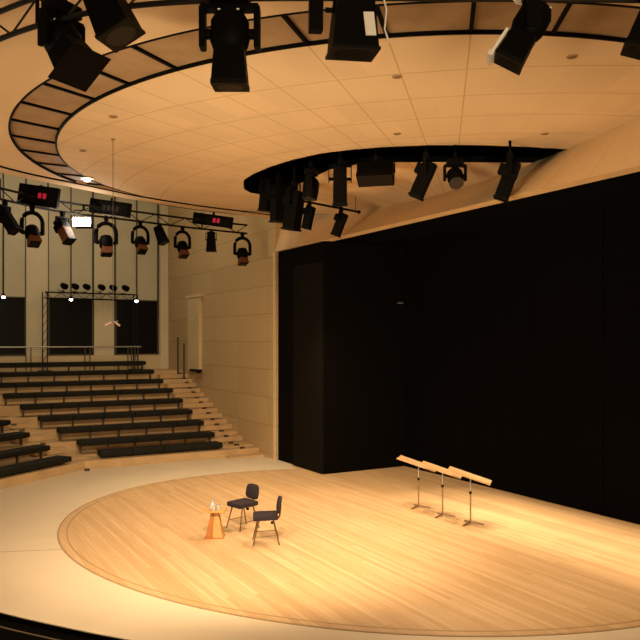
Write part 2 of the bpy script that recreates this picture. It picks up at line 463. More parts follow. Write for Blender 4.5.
# ------------------------------------------------------------------ floor
wood = ell(**E_FLOOR)
wl = [tuple(p) for p in wood if p[0] < XW]
k0 = max(range(len(wl)), key=lambda k: math.hypot(wl[k][0]-wl[k-1][0], wl[k][1]-wl[k-1][1]))
wl = wl[k0:]+wl[:k0]
if wl[0][1] < wl[-1][1]: wl = wl[::-1]
woodpoly = wl+[(XW+.2, wl[-1][1]), (XW+.2, 4.6), (13.3, 4.6), (13.3, 20.9), (XW+.2, 20.9)]
woodpoly = [p for p in woodpoly]
# the stone apron: near edge is a curve over the dark pit
near = [(p.x, p.y) for p in smooth_path([(-1.4, 18, 0), (-.9, 16, 0), (-.3, 14.2, 0), (.45, 12.5, 0), (1.21, 11.2, 0), (1.83, 10.28, 0), (2.44, 9.47, 0), (3.3, 8.45, 0), (4.3, 7.5, 0), (5.5, 6.6, 0), (7, 5.7, 0), (8.6, 5.0, 0), (10.4, 4.4, 0), (13.3, 3.9, 0)], 5)]
floor = struct('floor', MB().prism([(-3, 24), (-3, 18)]+near+[(13.35, near[-1][1]), (13.35, 21.0), (XW+.1, 21.0), (XW+.1, 24)], -.25, 0), STONE)
wf = struct('stage_floor', MB().prism(woodpoly, -.05, .006), WOOD, parent=floor)
inl = [tuple(p) for p in wl]
c0 = np.array(E_FLOOR['c'])
def off(L_, d):
    o = []
    for p in L_:
        v = np.array(p)-c0; r = np.linalg.norm(v); o.append(tuple(c0+v*(r+d)/r))
    return o
struct('floor_inlay', MB().strip(off(inl, -.17), off(inl, -.14), 0, .009), mat('dark_inlay', (.40, .25, .11), .6), parent=floor)
struct('floor_inlay', MB().strip(off(inl, -.01), off(inl, .025), 0, .009), mat('dark_inlay_thin', (.36, .23, .11), .6), parent=floor)
# dark pit in front
e1 = [tuple(np.array(p)+(np.array(p)-CEN)/np.linalg.norm(np.array(p)-CEN)*.02) for p in near]
e2 = [tuple(np.array(p)+(np.array(p)-CEN)/np.linalg.norm(np.array(p)-CEN)*.9) for p in near]
struct('floor_pit', MB().box((2, 10, -1.6), (26, 34, .1)), DARK)
rim = struct('trim_2', MB().strip(near, e1, -1.5, -.012), DARK)
struct('trim_3', MB().strip([tuple(CEN+(np.array(p)-CEN)*1.004) for p in near], [tuple(CEN+(np.array(p)-CEN)*1.2) for p in near], -1.55, -.07), DARK)
struct('trim_4', MB().strip([tuple(CEN+(np.array(p)-CEN)*1.030) for p in near], [tuple(CEN+(np.array(p)-CEN)*1.034) for p in near], -.07, -.06), mat('edge_strip', (.10, .065, .035), .5, .2))

# ------------------------------------------------------------------ bleachers
NB = 9
hseat = [.46, .69, 1.0, 1.31, 1.64, 1.965, 2.285, 2.62, 2.94]
plat = [.24]+[h-.40 for h in hseat[1:]]
fy = [22.30+.92*i for i in range(NB)]
ax = [4.72-.43*i for i in range(NB)]
LD = Vector((-.80, -.60))
b = MB()
for i in range(NB):
    A = Vector((ax[i], fy[i])); Lp = A+LD*9
    z0 = 0 if i == 0 else plat[i-1]-.02
    pts = [(XW, fy[i]), (A.x, A.y), (Lp.x, Lp.y), (Lp.x-1.5, FARY), (XW, FARY)]
    b.prism(pts, z0, plat[i])
tier = struct('seating_tier', b, TIER)
b = MB()
for i in range(NB-1):
    zm = (plat[i]+plat[i+1])/2
    b.box(((9.15+XW)/2, fy[i+1]-.23, zm-.06), (XW-9.15, .46, .12+.04))
    c = Vector((ax[i+1], fy[i+1]))
    b.box((c.x+.05, c.y-.25, zm-.06), (1.0, .5, .16), Matrix.Rotation(R(18), 3, 'Z'))
b.box(((9.15+XW)/2, fy[0]-.2, .03), (XW-9.15, .4, .06))
struct('half_steps', b, TIER, parent=tier)

def bench(A, B, zs, zp, label, group):
    """cushioned plank bench from A to B (plan), seat top zs on platform zp"""
    A = Vector((*A, 0)); B = Vector((*B, 0)); d = B-A; L = d.length; rz = math.atan2(d.y, d.x)
    t = empty('bench', ((A.x+B.x)/2, (A.y+B.y)/2, zp), label, 'bench', rz, group)
    h = zs-zp
    n = max(2, round(L/.95))
    for k in range(n):
        x0 = -L/2+L*k/n; x1 = -L/2+L*(k+1)/n
        MB().box(((x0+x1)/2, 0, h-.075), (x1-x0-.012, .54, .15), bev=.03).build('seat_cushion', BENCHM, t, True)
    MB().box((0, 0, h-.16), (L-.06, .30, .03)).build('seat_rail', BENCHLEG, t)
    for k in range(n+1):
        x = -L/2+.09+(L-.18)*k/n
        MB().box((x, .02, (h-.16)/2), (.05, .07, h-.16)).build('leg', BENCHLEG, t)
    return t
for i in range(NB):
    y = fy[i]+.42
    x0 = (5.22-.43*i) if i < 7 else ax[i]+.5
    x1 = [9.12, 9.22, 9.18, 9.10, 9.06, 8.98, 8.9, 8.82, 8.76][i]
    bench((x0, y), (x1, y), hseat[i], plat[i],
          'long charcoal bench on the main tiers, %s row up from the stone floor' % ORD[i], 'benches of the main bleacher block')
for i in range(5):
    A = Vector((ax[i], fy[i])); nrm = Vector((-LD.y*-1, LD.x*-1)); nrm = Vector((LD.y, -LD.x)) if False else Vector((-.60, .80))
    S = A+LD*.50+nrm*.30
    Ee = S+LD*2.9
    bench(tuple(Ee), tuple(S), hseat[i], plat[i],
          'shorter angled charcoal bench left of the aisle, %s row up from the floor' % ORD[i], 'benches of the left bleacher block')

# step lights
proto = None
def step_light(p, label, group):
    global proto
    if proto is None:
        proto = empty('step_light', p, label, 'step light', 0, group)
        MB().box((0, 0, .01), (.15, .08, .06), bev=.008).build('housing', STEPM, proto)
        MB().box((0, -.042, .004), (.09, .006, .022)).build('diffuser', mat('step_diffuser', (.12, .07, .03), .4), proto)
        return proto
    o = copy_tree(proto); o.location = p; tag(o, label, 'step light', group); return o
sx = [9.75, 9.75, 9.74, 9.75, 9.76, 9.78, 9.8, 9.82, 9.83, 9.86, 9.88, 9.9, 9.93, 9.96, 9.98, 10.0]
for k in range(16):
    i = k//2
    if k % 2 == 0: p = (sx[k], fy[i]+.04, plat[i]+.025)
    else: p = (sx[k], fy[i+1]-.42, (plat[i]+plat[i+1])/2+.045)
    step_light(p, 'small dark step light on the right-hand stair, %s from the bottom' % ORD[k], 'step lights of the right-hand stair')
for k, (px, py, z) in enumerate(((87, 470, .025), (79, 463.5, .145), (43, 444, .60), (22, 431, .98), (14, 425, 1.15))):
    p = at(px, py, z=z)
    if k == 0: p = at(87, 470, z=.03)
    step_light(p, 'small dark step light beside the left aisle, %s from the bottom' % ORD[k], 'step lights of the left aisle')

# gallery rail, posts, frame with six small spots, pendants
ry = 31.0; zg = plat[-1]
rx0, rx1 = at(-40, 347, y=ry).x, at(141, 347, y=ry).x
t = empty('guard_rail', ((rx0+rx1)/2, ry, zg), 'slim pale handrail on thin posts along the gallery behind the top bench', 'railing')
L = rx1-rx0
zr = at(70, 347, y=ry).z-zg
MB().tube((-L/2, 0, zr), (L/2, 0, zr), .028).build('handrail', RAILM, t, True)
MB().tube((-L/2, 0, .18), (L/2, 0, .18), .015).build('lower_rail', POSTM, t, True)
for px in (26, 31, 85, 90, 128, 131.5, 135, 138):
    x = at(px, 347, y=ry).x-(rx0+rx1)/2
    MB().box((x, 0, zr/2), (.035, .035, zr)).build('post', POSTM, t)
for k, (px, y0_, y1_) in enumerate(((178, 337, 368), (184, 343, 369))):
    y = 29.4-.5*k
    p0 = at(px, y1_, y=y); p1 = at(px, y0_, y=y)
    i = max(j for j in range(NB) if fy[j] <= y)
    hgt = p1.z-plat[i]
    t = empty('stair_post', (p0.x, y, plat[i]), ['taller slim dark upright post at the head of the right-hand stair', 'shorter slim dark upright post at the head of the right-hand stair'][k], 'post')
    MB().tube((0, 0, 0), (0, 0, hgt), .035).build('shaft', POSTM, t, True)
    MB().tube((0, 0, 0), (0, 0, .02), .08).build('base_plate', POSTM, t, True)
    MB().lathe([(.0, hgt), (.04, hgt), (.04, hgt+.02), (0, hgt+.035)], seg=12).build('cap', RAILM, t, True)
p = at(196.5, 371, x=XW-.12)
t = empty('wall_bracket', (XW, p.y, p.z), 'small dark fitting on the side wall at the foot of the pale door panel', 'bracket')
MB().box((-.03, 0, 0), (.06, .30, .16), bev=.01).build('mounting_plate', BLACK, t)
MB().box((-.16, 0, .03), (.24, .80, .09), bev=.012).build('arm', BLACK2, t)

gy = 31.35
pl, pr, bt = at(45, 292, y=gy), at(135.5, 295, y=gy), at(45, 298, y=gy)
cx = (pl.x+pr.x)/2; W = pr.x-pl.x; ht = pl.z-zg; hb = bt.z-zg
t = empty('goalpost_truss', (cx, gy, zg), 'dark goalpost truss on the gallery in front of the tall windows', 'lighting truss')
for z in (ht, hb): MB().tube((-W/2, 0, z), (W/2, 0, z), .03).build('chord', TRUSSM, t)
b = MB(); n = 12
for k in range(n):
    x0 = -W/2+W*k/n; x1 = -W/2+W*(k+1)/n
    b.tube((x0, 0, hb if k % 2 else ht), (x1, 0, ht if k % 2 else hb), .012, seg=6)
b.build('lacing', TRUSSM, t)
for x in (-W/2, W/2):
    lg = MB()
    for d in (-.09, .09): lg.tube((x+d, 0, 0), (x+d, 0, ht), .022, seg=8)
    for k in range(9): lg.tube((x-.09, 0, ht*k/9+.03), (x+.09, 0, ht*(k+1)/9-.03), .01, seg=6)
    lg.build('leg', TRUSSM, t)
    MB().box((x, 0, .015), (.5, .4, .03)).build('base_plate', TRUSSM, t)
mini = None; MS = .8
for k, px in enumerate((63.5, 74.5, 86, 101, 112.5, 125)):
    q = at(px, 285, y=gy)
    lab = 'small round spotlight on the gallery frame, %s from the left of the six' % ORD[k]
    if mini is None:
        mini = empty('par_lamp', (q.x, gy, zg+ht+.02), lab, 'spotlight', YAW*-.2, 'six small spotlights on the gallery frame')
        MB().tube((0, 0, 0), (0, 0, .10), .02).build('stem', BLACK, mini)
        MB().bar((-.16, 0, .10), (.16, 0, .10), .03).bar((-.16, 0, .10), (-.16, 0, .3), .02).bar((.16, 0, .10), (.16, 0, .3), .02).build('yoke', BLACK, mini)
        hd = MB().lathe([(.02, .18), (.09, .17), (.14, .08), (.155, -.12), (.15, -.2), (.13, -.2), (.12, -.12)], seg=18).build('can', BLACK, mini, True, loc=(0, 0, .32))
        MB().tube((0, 0, -.13), (0, 0, -.11), .12, seg=18).build('lens', LENS, hd)
        hd.rotation_euler = (R(-70), 0, R(20))
        o = mini; mini.scale = (MS,)*3
    else:
        o = copy_tree(mini); o.location = (q.x, gy, zg+ht+.02)
    tag(o, lab)
    o.children[2].rotation_euler = (R(-60-8*(k % 3)), 0, R((25, -10, 30, 40, 55, 50)[k]))
pend = None
for k, (px, py) in enumerate(((3.5, 297), (71, 299.5), (136.5, 301))):
    q = at(px, py, y=30.3)
    lab = 'thin black pendant rod with a tiny lit bulb, %s over the benches' % ('leftmost', 'middle one', 'rightmost')[k]
    if pend is None:
        pend = o = empty('pendant_lamp', (q.x, 30.3, 11.5), lab, 'pendant lamp', 0, 'pendant lamps over the benches')
        d = 11.5-q.z
        MB().tube((0, 0, 0), (0, 0, -d+.12), .028, seg=8).build('rod', POSTM, o)
        MB().lathe([(.03, .13-d), (.06, .11-d), (.09, .03-d), (.085, .03-d), (.03, .10-d)], seg=14).build('shade', BLACK, o, True)
        MB().lathe([(.005, .07-d), (.05, .04-d), (.075, -.01-d), (.05, -.05-d), (.005, -.06-d)], seg=12).build('bulb', BULB, o, True)
        MB().tube((0, 0, 0), (0, 0, -.06), .07, seg=12).build('canopy_rose', BLACK, o)
    else:
        o = copy_tree(pend); o.location = (q.x, 30.3, 11.5+(q.z-(11.5-d)))
    tag(o, lab)

# ------------------------------------------------------------------ lighting trusses
def truss(name, pts, zl, zu, label, hangers, inset=.0):
    mid = smooth_path([(p[0], p[1], 0) for p in pts])
    o = pts[len(pts)//2]
    t = empty(name, (o[0], o[1], zl), label, 'lighting truss')
    loc = [Vector((p.x-o[0], p.y-o[1], 0)) for p in mid]
    up = zu-zl
    MB().path(loc, .03).build('chord', TRUSSM, t, True)
    MB().path([p+Vector((0, 0, up)) for p in loc], .03).build('chord', TRUSSM, t, True)
    b = MB()
    for k in range(0, len(loc)-2, 2):
        b.tube(loc[k]+Vector((0, 0, 0 if (k//2) % 2 else up)), loc[k+2]+Vector((0, 0, up if (k//2) % 2 else 0)), .013, seg=6)
    b.build('lacing', TRUSSM, t)
    for k in hangers:
        q = loc[min(k, len(loc)-1)]
        MB().tube(q, q+Vector((0, 0, ZC-zl-.02)), .02, seg=8).build('hanger', BLACK, t)
    return t
NEAR_T = [(-.05, 12.2), (.25, 10.9), (.86, 9.05), (1.72, 7.62), (2.78, 6.72), (3.85, 6.08), (5.3, 5.28), (6.6, 4.6), (8, 4.1)]
truss('lighting_truss', NEAR_T, 7.12, 7.42, 'curved black lighting truss near the viewer at the upper left corner', (6, 20, 34, 48, 62))
FT = [at(px, py, z=7.14) for px, py in ((-60, 184), (0, 199), (60, 211.5), (125, 219.5), (185, 227), (247, 233.5))]
FAR_T = [(p.x, p.y) for p in FT]
truss('lighting_truss', FAR_T, 7.14, 7.40, 'curved black lighting truss below the far left rim of the canopy', (8, 20, 34))
# short pipe at the end of the recess
pa, pb = at(300, 200.5, z=7.25), at(359, 212, z=7.25)
t = empty('lighting_pipe', pa, 'short dark pipe jutting right from the left end of the ceiling recess', 'pipe')
MB().tube((0, 0, 0), pb-pa, .03).build('tube', BLACK, t, True)
MB().tube((0, 0, 0), (0, 0, ZC-pa.z), .02).build('hanger', BLACK, t)
MB().tube((pb-pa)*.94, (pb-pa)*.94+Vector((0, 0, ZC-pb.z)), .008).build('hanger', BLACK, t)
MB().tube(pb-pa-(pb-pa).normalized()*.02, (pb-pa)+(pb-pa).normalized()*.02, .045).build('end_cap', BLACK, t)
# dark rail along the recess from which the lamps hang
mids = [((a[0]+c[0])/2, (a[1]+c[1])/2) for a, c in zip(SLOT_NEAR, SLOT_FAR[::-1])]
mids = [m for m in mids[1:-1]]
t = empty('lighting_rail', (mids[4][0], mids[4][1], 7.92), 'dark lighting rail curving inside the ceiling recess above the stage', 'lighting rail')
b = MB(); pth = smooth_path([(x-mids[4][0], y-mids[4][1], 0) for x, y in mids], 5)
b.path(pth, .03); b.build('tube', BLACK2, t, True)
for k in (6, 20, 34): MB().tube(pth[k], pth[k]+Vector((0, 0, .6)), .02).build('hanger', BLACK2, t)

# ------------------------------------------------------------------ stage lanterns
def make_lantern(kind):
    """hangs from its clamp at the origin; head swings about local X at the pivot"""
    t = empty('spotlight', (0, 0, 0), 'x', 'spotlight')
    MB().box((0, 0, -.03), (.06, .10, .12), bev=.012).tube((-.04, 0, 0), (.04, 0, 0), .05, seg=10).build('clamp', BLACK, t)
    if kind == 'moving':
        MB().box((0, 0, -.15), (.34, .24, .13), bev=.025).build('base_box', BLACK, t, True)
        y = MB().box((0, 0, -.235), (.50, .12, .05), bev=.012)
        for s in (-1, 1): y.box((s*.235, 0, -.41), (.055, .13, .36), bev=.018)
        y.build('yoke', BLACK, t, True)
        piv = -.46
        hd = MB().lathe([(.05, .20), (.12, .18), (.165, .10), (.17, -.06), (.15, -.12), (.13, -.14)], seg=20)
        hd.tube((-.21, 0, 0), (.21, 0, 0), .045)
        h = hd.build('head', BLACK, t, True, loc=(0, 0, piv))
        MB().frustum((.25, .25), (.30, .28), -.13, -.42).build('barrel', BLACK, h)
        MB().frustum((.31, .29), (.31, .29), -.41, -.45).build('gel_frame', BLACK2, h)
        MB().tube((0, 0, -.452), (0, 0, -.44), .11, seg=18).build('lens', LENS, h)
        for s in (-.08, .08): MB().lathe([(.003, .005), (.014, .004), (.012, -.004), (.003, -.005)], seg=8).build('screw', SHEENM, h, True, loc=(s, -.10, .175))
    elif kind == 'profile':
        y = MB().box((0, 0, -.10), (.36, .05, .025))
        for s in (-1, 1): y.box((s*.175, 0, -.22), (.014, .05, .26))
        y.build('yoke', BLACK, t)
        piv = -.30
        hd = MB().box((0, 0, .06), (.21, .23, .26), bev=.035)
        hd.tube((-.18, 0, 0), (.18, 0, 0), .025)
        h = hd.build('head', BLACK, t, True, loc=(0, 0, piv))
        MB().box((0, .13, .04), (.15, .12, .17), bev=.02).build('lamp_housing', BLACK, h)
        MB().box((0, 0, -.22), (.215, .215, .34), bev=.02).build('barrel', BLACK, h)
        MB().frustum((.235, .235), (.235, .235), -.38, -.41).build('gel_frame', BLACK2, h)
        MB().tube((0, 0, -.412), (0, 0, -.40), .085, seg=16).build('lens', LENS, h)
    elif kind == 'wash':
        MB().box((0, 0, -.15), (.34, .24, .12), bev=.025).build('base_box', BLACK, t, True)
        y = MB().box((0, 0, -.225), (.46, .12, .05), bev=.012)
        for q in (-1, 1): y.box((q*.215, 0, -.38), (.05, .13, .32), bev=.018)
        y.build('yoke', BLACK, t, True)
        hd = MB().lathe([(.04, .18), (.12, .16), (.165, .08), (.165, -.10), (.15, -.22), (.13, -.24)], seg=22)
        hd.tube((-.2, 0, 0), (.2, 0, 0), .04)
        h = hd.build('head', BLACK, t, True, loc=(0, 0, -.44))
        MB().lathe([(.12, -.235), (.15, -.235), (.15, -.255), (.12, -.255)], seg=22).build('lens_ring', mat('grey_ring', (.012, .009, .007), .5), h, True)
        MB().tube((0, 0, -.25), (0, 0, -.235), .12, seg=20).build('lens', LENS, h)
    elif kind == 'scroller':                      # arched yoke, rust-coloured front box
        y = MB()
        pts = [Vector((.20*math.cos(a), 0, -.30+.20*math.sin(a))) for a in [PI*k/10 for k in range(11)]]
        y.path([(.20, 0, -.52)]+pts+[(-.20, 0, -.52)], .042)
        y.build('yoke', BLACK, t, True)
        piv = -.50
        hd = MB().lathe([(.04, .15), (.11, .13), (.14, .05), (.14, -.08), (.11, -.12)], seg=18)
        hd.tube((-.2, 0, 0), (.2, 0, 0), .04)
        h = hd.build('head', BLACK, t, True, loc=(0, 0, piv))
        MB().frustum((.19, .19), (.23, .23), -.11, -.26).build('colour_changer', GELM, h)
        MB().frustum((.20, .20), (.20, .20), -.26, -.28).build('gel_frame', BLACK2, h)
        MB().tube((0, 0, -.282), (0, 0, -.27), .08, seg=16).build('lens', LENS, h)
    elif kind == 'flood':
        y = MB().box((0, 0, -.09), (.74, .04, .025))
        for s in (-1, 1): y.box((s*.365, 0, -.20), (.014, .05, .24))
        y.build('yoke', BLACK, t)
        h = MB().frustum((.68, .26), (.70, .34), .18, -.20).tube((-.37, 0, 0), (.37, 0, 0), .02).build('housing', BLACK, t, loc=(0, 0, -.30))
        MB().box((0, 0, -.205), (.66, .30, .012)).build('lens', LENS, h)
        b = MB()
        for k in range(6): b.box((-.27+.108*k, 0, .19), (.03, .22, .03))
        b.build('cooling_fins', BLACK2, h)
    elif kind == 'can':                            # long square can
        y = MB().box((0, 0, -.09), (.40, .05, .025))
        for s in (-1, 1): y.box((s*.195, 0, -.22), (.014, .05, .28))
        y.build('yoke', BLACK, t)
        h = MB().frustum((.24, .26), (.33, .33), .28, -.40).tube((-.2, 0, -.0), (.2, 0, 0), .025).build('housing', BLACK, t, loc=(0, 0, -.32))
        MB().frustum((.35, .35), (.35, .35), -.40, -.43).build('gel_frame', BLACK2, h)
        MB().tube((0, 0, -.432), (0, 0, -.42), .14, seg=18).build('lens', LENS, h)
    return t
PROTO = {}
def head_of(o):
    for c in o.children:
        if c.name.split('.')[0] in ('head', 'housing'): return c
def lantern(kind, loc, yaw, tilt, label, group, scale=1.0):
    """yaw relative to the camera-facing direction of the hall; tilt swings the head"""
    if kind not in PROTO:
        o = PROTO[kind] = make_lantern(kind)
    else:
        o = copy_tree(PROTO[kind])
    o.location = loc; o.rotation_euler = (0, 0, YAW+R(yaw)); o.scale = (scale,)*3
    o['label'] = label; o['category'] = 'spotlight'; o['group'] = group
    if group is None: del o['group']
    head_of(o).rotation_euler = (R(tilt), 0, 0)
    return o
NG = 'large spotlights on the near truss'
def near(px, py, Z): return at(px, py, Z=Z)
# near lanterns: hang from the near truss
nA = lantern('moving', at(62, -4, Z=7.75), 62, -38, 'big black yoke spotlight at the upper left, wide head tipped down to the right', NG, 1.02)
nB = lantern('can', at(103, -38, Z=7.2), 75, -26, 'plain black square can spotlight slanting down beside the upper left one', NG, 1.05)
nC = lantern('moving', at(230, -19, Z=7.15), 0, 4, 'black moving spotlight hanging straight down between its two yoke arms', NG, 1.12)
nD = lantern('can', at(353, -20, Z=7.1), 8, 5, 'wide black spotlight with a pale sheen on its side at the top centre', NG, .95)
nE = lantern('moving', at(531, -24, Z=7.15), 80, 30, 'black spotlight tipped down left with a bright silver bar on its front', NG, .98)
nF = lantern('can', at(657, -24, Z=7.1), 75, 20, 'black lamp housing cut off by the right edge of the photo', NG, 1.0)
h = head_of(nD); h.scale = (1.4, 1.3, .98)
MB().box((.095, -.160, -.18), (.075, .012, .24), Matrix.Rotation(R(-6.5), 3, 'X') @ Matrix.Rotation(R(-4), 3, 'Y')).build('side_sheen', SHEENM, h)['label'] = 'pale strip of stage-light sheen'  # pale plate paints the stage-light sheen on the black housing
MB().path([(.19, -.05, .25), (.23, -.08, 0), (.215, -.1, -.2), (.25, -.1, -.33)], .007).build('safety_cable', SHEENM, h, True)
MB().box((-.27, .0, .02), (.10, .10, .5), bev=.015).build('side_arm', BLACK, h)
h = head_of(nE)
MB().bar((-.12, .155, -.20), (-.12, .175, -.47), .03, .06).bar((.12, .155, -.20), (.12, .175, -.47), .03, .06).bar((-.14, .18, -.47), (.14, .18, -.47), .05).build('barn_door_bracket', SHEENM, h)['label'] = 'bright silver bracket'
MB().tube((0, .22, .12), (0, .22, .30), .055).build('silver_canister', SHEENM, h, True)['label'] = 'pale silver cylinder'
h = head_of(nA); h.scale = (1.15, 1.15, .82)
MB().frustum((.30, .30), (.44, .40), -.40, -.50).build('flared_hood', BLACK, h)

# lanterns in the recess over the stage
SG = 'spotlights in the ceiling recess over the stage'
def slot_l(kind, px, ytop, ybot, Z, yaw, tilt, label, scale):
    p = at(px, ytop, Z=Z)
    o = lantern(kind, p, yaw, tilt, label, SG, scale)
    if p.z < 7.88:
        pass
    MB().tube((0, 0, -.02), (0, 0, (7.92-p.z)/scale), .022, seg=8).build('drop_tube', BLACK, o)
    return o
slot_l('profile', 268, 174, 212, 18.2, 50, 8, 'slim black spotlight at the far left tip of the ceiling recess', 1.3)
slot_l('profile', 279, 179, 224, 17.6, 30, 4, 'black spotlight second from the left tip of the recess, in the crowded cluster', 1.45)
slot_l('profile', 294.5, 184, 232, 17.0, 60, 9, 'lowest-hanging black spotlight of the crowded cluster at the left of the recess', 1.5)
slot_l('wash', 311, 165, 200, 16.4, 80, 6, 'black rounded spotlight in the recess just above the jutting pipe', 1.1)
slot_l('profile', 340, 160, 201, 15.6, 0, 4, 'upright black spotlight pointing straight down from the recess', 1.35)
slot_l('flood', 376, 157, 187, 15.0, -14, -30, 'broad square black floodlight panel hanging from the recess', 1.05)
slot_l('profile', 426, 155, 196, 14.8, 75, 24, 'black tube spotlight slanting down left, right of the square flood', 1.25)
slot_l('wash', 455, 155, 189, 14.6, 0, -42, 'squat black spotlight seen head-on with a round lens above the stage opening', .95)
slot_l('profile', 510, 155, 196, 14.3, 75, 20, 'black tube spotlight slanting down left at the right end of the recess', 1.25)
PG = 'spotlights on the short pipe'
q = pa.lerp(pb, .15); lantern('profile', q, 70, 14, 'small black spotlight under the left end of the jutting pipe', PG, .95)
q = pa.lerp(pb, .68); lantern('profile', q, 75, 22, 'small black spotlight under the right end of the jutting pipe, just over the opening', PG, 1.05)

# lanterns on the far truss
FG = 'spotlights on the far truss over the benches'
def far_l(kind, px, yaw, tilt, label, scale, dz=0):
    best = None
    for k in range(len(FAR_T)-1): pass
    for p in smooth_path([(a, c, 0) for a, c in FAR_T], 24):
        X = p.x*CC-p.y*SS; Z = p.x*SS+p.y*CC
        d = abs(320+FPX*X/Z-px)
        if best is None or d < best[0]: best = (d, p)
    return lantern(kind, (best[1].x, best[1].y, 7.11+dz), yaw, tilt, label, FG, scale)
far_l('profile', 5, 80, -35, 'dark spotlight cut by the left edge of the photo on the far truss', 1.15)
far_l('scroller', 33, 40, -30, 'far spotlight in an arched yoke with rust-brown front, left of the lit lamp', 1.28)
o = far_l('profile', 62, 60, -34, 'far spotlight with a slanting rust-brown front next to the lit lamp', 1.2)
for c in head_of(o).children:
    if c.name.startswith('barrel'):
        c.data = c.data.copy(); c.data.materials.clear(); c.data.materials.append(GELM); c['label'] = 'rust-brown front'
far_l('scroller', 107, 25, -16, 'far spotlight in an arched yoke just right of the lit lamp', 1.32)
far_l('scroller', 140, 35, -30, 'far spotlight with reddish front, just left of the small plain can on the far truss', 1.15)
far_l('can', 160, 70, -24, 'small plain dark can tilted left of the corner strip on the far truss', .75)
far_l('scroller', 182, 35, -22, 'far spotlight with brown front just right of the wall corner', 1.15)
far_l('can', 210.5, 0, 3, 'small upright dark box spotlight below the right-hand control box', .85)
far_l('scroller', 242, 25, -14, 'far spotlight hanging at the very right end of the far truss', 1.25)
p = at(83, 222.5, Z=19.6)
t = empty('work_light', (p.x, p.y, p.z+.42), 'dazzling lit white lamp facing the viewer on the far truss', 'lamp', YAW)
MB().box((0, .05, -.02), (.05, .06, .14)).build('clamp', BLACK, t)
MB().bar((-.25, .05, -.09), (.25, .05, -.09), .025).bar((-.25, .05, -.09), (-.25, .05, -.42), .02).bar((.25, .05, -.09), (.25, .05, -.42), .02).build('yoke', BLACK, t)
MB().frustum((.30, .20), (.46, .30), .16, 0).build('housing', BLACK, t, loc=(0, 0.10, -.42)).rotation_euler = (R(90), 0, 0)
MB().box((0, 0, 0), (.46, .22, .10), bev=.045).build('lens', HOTLENS, t, True, loc=(0, -.12, -.42)).rotation_euler = (R(90), 0, 0)

# black control boxes on the far truss
def ctl(px0, px1, ytop, ybot, lit, label):
    pc = at((px0+px1)/2, (ytop+ybot)/2, z=7.32)
    best = min(smooth_path([(a, c, 0) for a, c in FAR_T], 24), key=lambda p: abs(320+FPX*(p.x*CC-p.y*SS)/(p.x*SS+p.y*CC)-(px0+px1)/2))
    Z = best.x*SS+best.y*CC-.12
    p = at((px0+px1)/2, (ytop+ybot)/2, Z=Z)
    w = (px1-px0)/FPX*Z; h = (ybot-ytop-4)/FPX*Z
    tl = math.atan2(8, 40)
    t = empty('display_box', p, label, 'display box', YAW, 'black display boxes on the far truss')
    rot = Matrix.Rotation(tl*.7, 3, 'Y')
    MB().box((0, 0, 0), (w, .16, h), rot, .02).build('housing', BLACK, t)
    MB().box((0, -.083, 0), (w*.86, .006, h*.7), rot).build('screen', mat('dark_screen', (.004, .003, .003), .5, spec=.1), t)
    for s in (.05, .17):
        q = rot @ Vector((s, -.09, .0))
        if lit: MB().box(q, (.085, .006, .13), rot, .002).build('red_light', LEDRED, t)
    if not lit:
        for s in (-.15, -.03, .09, .21): MB().box(rot @ Vector((s, -.09, -.02)), (.07, .006, .14), rot).build('display_segment', DIGIT, t)
    MB().box(rot @ Vector((-.02, -.05, -h/2-.015)), (w*.8, .03, .02), rot).build('edge_strip', RAILM, t)
    MB().box((0, .11, -.04), (.10, .12, .10)).build('bracket', BLACK, t)
    MB().box((0, .15, .12), (.06, .06, .36)).build('bracket', BLACK, t)
ctl(19, 59, 184, 208, True, 'black display box with two red lights at the left of the far truss')
ctl(90, 131, 199, 217, False, 'black display box without red lights in the middle of the far truss')
ctl(193, 233, 213, 228, True, 'black display box with two red lights at the right end of the far truss')

# lit downlight in the ring, small ceiling fittings, hanging microphone
p = at(87, 178.5, z=ZC-.02)
t = empty('downlight', (p.x, p.y, ZC+.02), 'small lit downlight set in the dark ring at the left of the canopy', 'downlight')
MB().lathe([(.10, .04), (.15, .0), (.15, -.05), (.11, -.05), (.10, -.02)], seg=20).build('bezel', RAILM, t, True)
MB().lathe([(.01, -.02), (.10, -.03), (.07, -.10), (.01, -.12)], seg=16).build('bulb', mat('warm_bulb', (1, .85, .62), .4, emit=6), t, True)
cf = None
for px, py, lab in ((113, 117, 'upper of the two at the left of the canopy disc'), (83, 151, 'lower of the two at the left of the canopy disc'),
                    (572, 57, 'at the upper right of the canopy disc near the silver-barred spotlight'), (397, 77, 'below the sheen-sided spotlight'),
                    (545, 134, 'just above the right end of the recess'), (397, 134, 'just above the middle of the recess')):
    p = at(px, py, z=ZC-.01)
    lab = 'tiny brown ceiling fitting '+lab
    if cf is None:
        cf = o = empty('ceiling_speaker', (p.x, p.y, ZC), lab, 'ceiling fitting', 0, 'tiny fittings in the canopy')
        MB().lathe([(.075, 0), (.075, -.012), (.06, -.015), (.005, -.015)], seg=18).build('rim', RINGP, o)
        MB().tube((0, 0, -.02), (0, 0, -.014), .05, seg=18).build('grille', mat('brown_grille', (.22, .12, .05), .7), o)
    else:
        o = copy_tree(cf); o.location = (p.x, p.y, ZC)
    tag(o, lab)
p = at(113, 139, z=ZC); d = ZC-at(112, 322, Z=(p.x*SS+p.y*CC)).z
t = empty('hanging_microphone', (p.x, p.y, ZC), 'microphone pair hanging on a long thin wire in front of the tall windows', 'microphone', YAW)
MB().tube((0, 0, 0), (0, 0, -d), .006, seg=6).build('cable', POSTM, t)
MB().tube((0, 0, 0), (0, 0, -.02), .04, seg=12).build('ceiling_plate', RINGP, t)
MB().bar((-.10, 0, -d-.02), (.10, 0, -d+.02), .02).build('stereo_bar', POSTM, t)
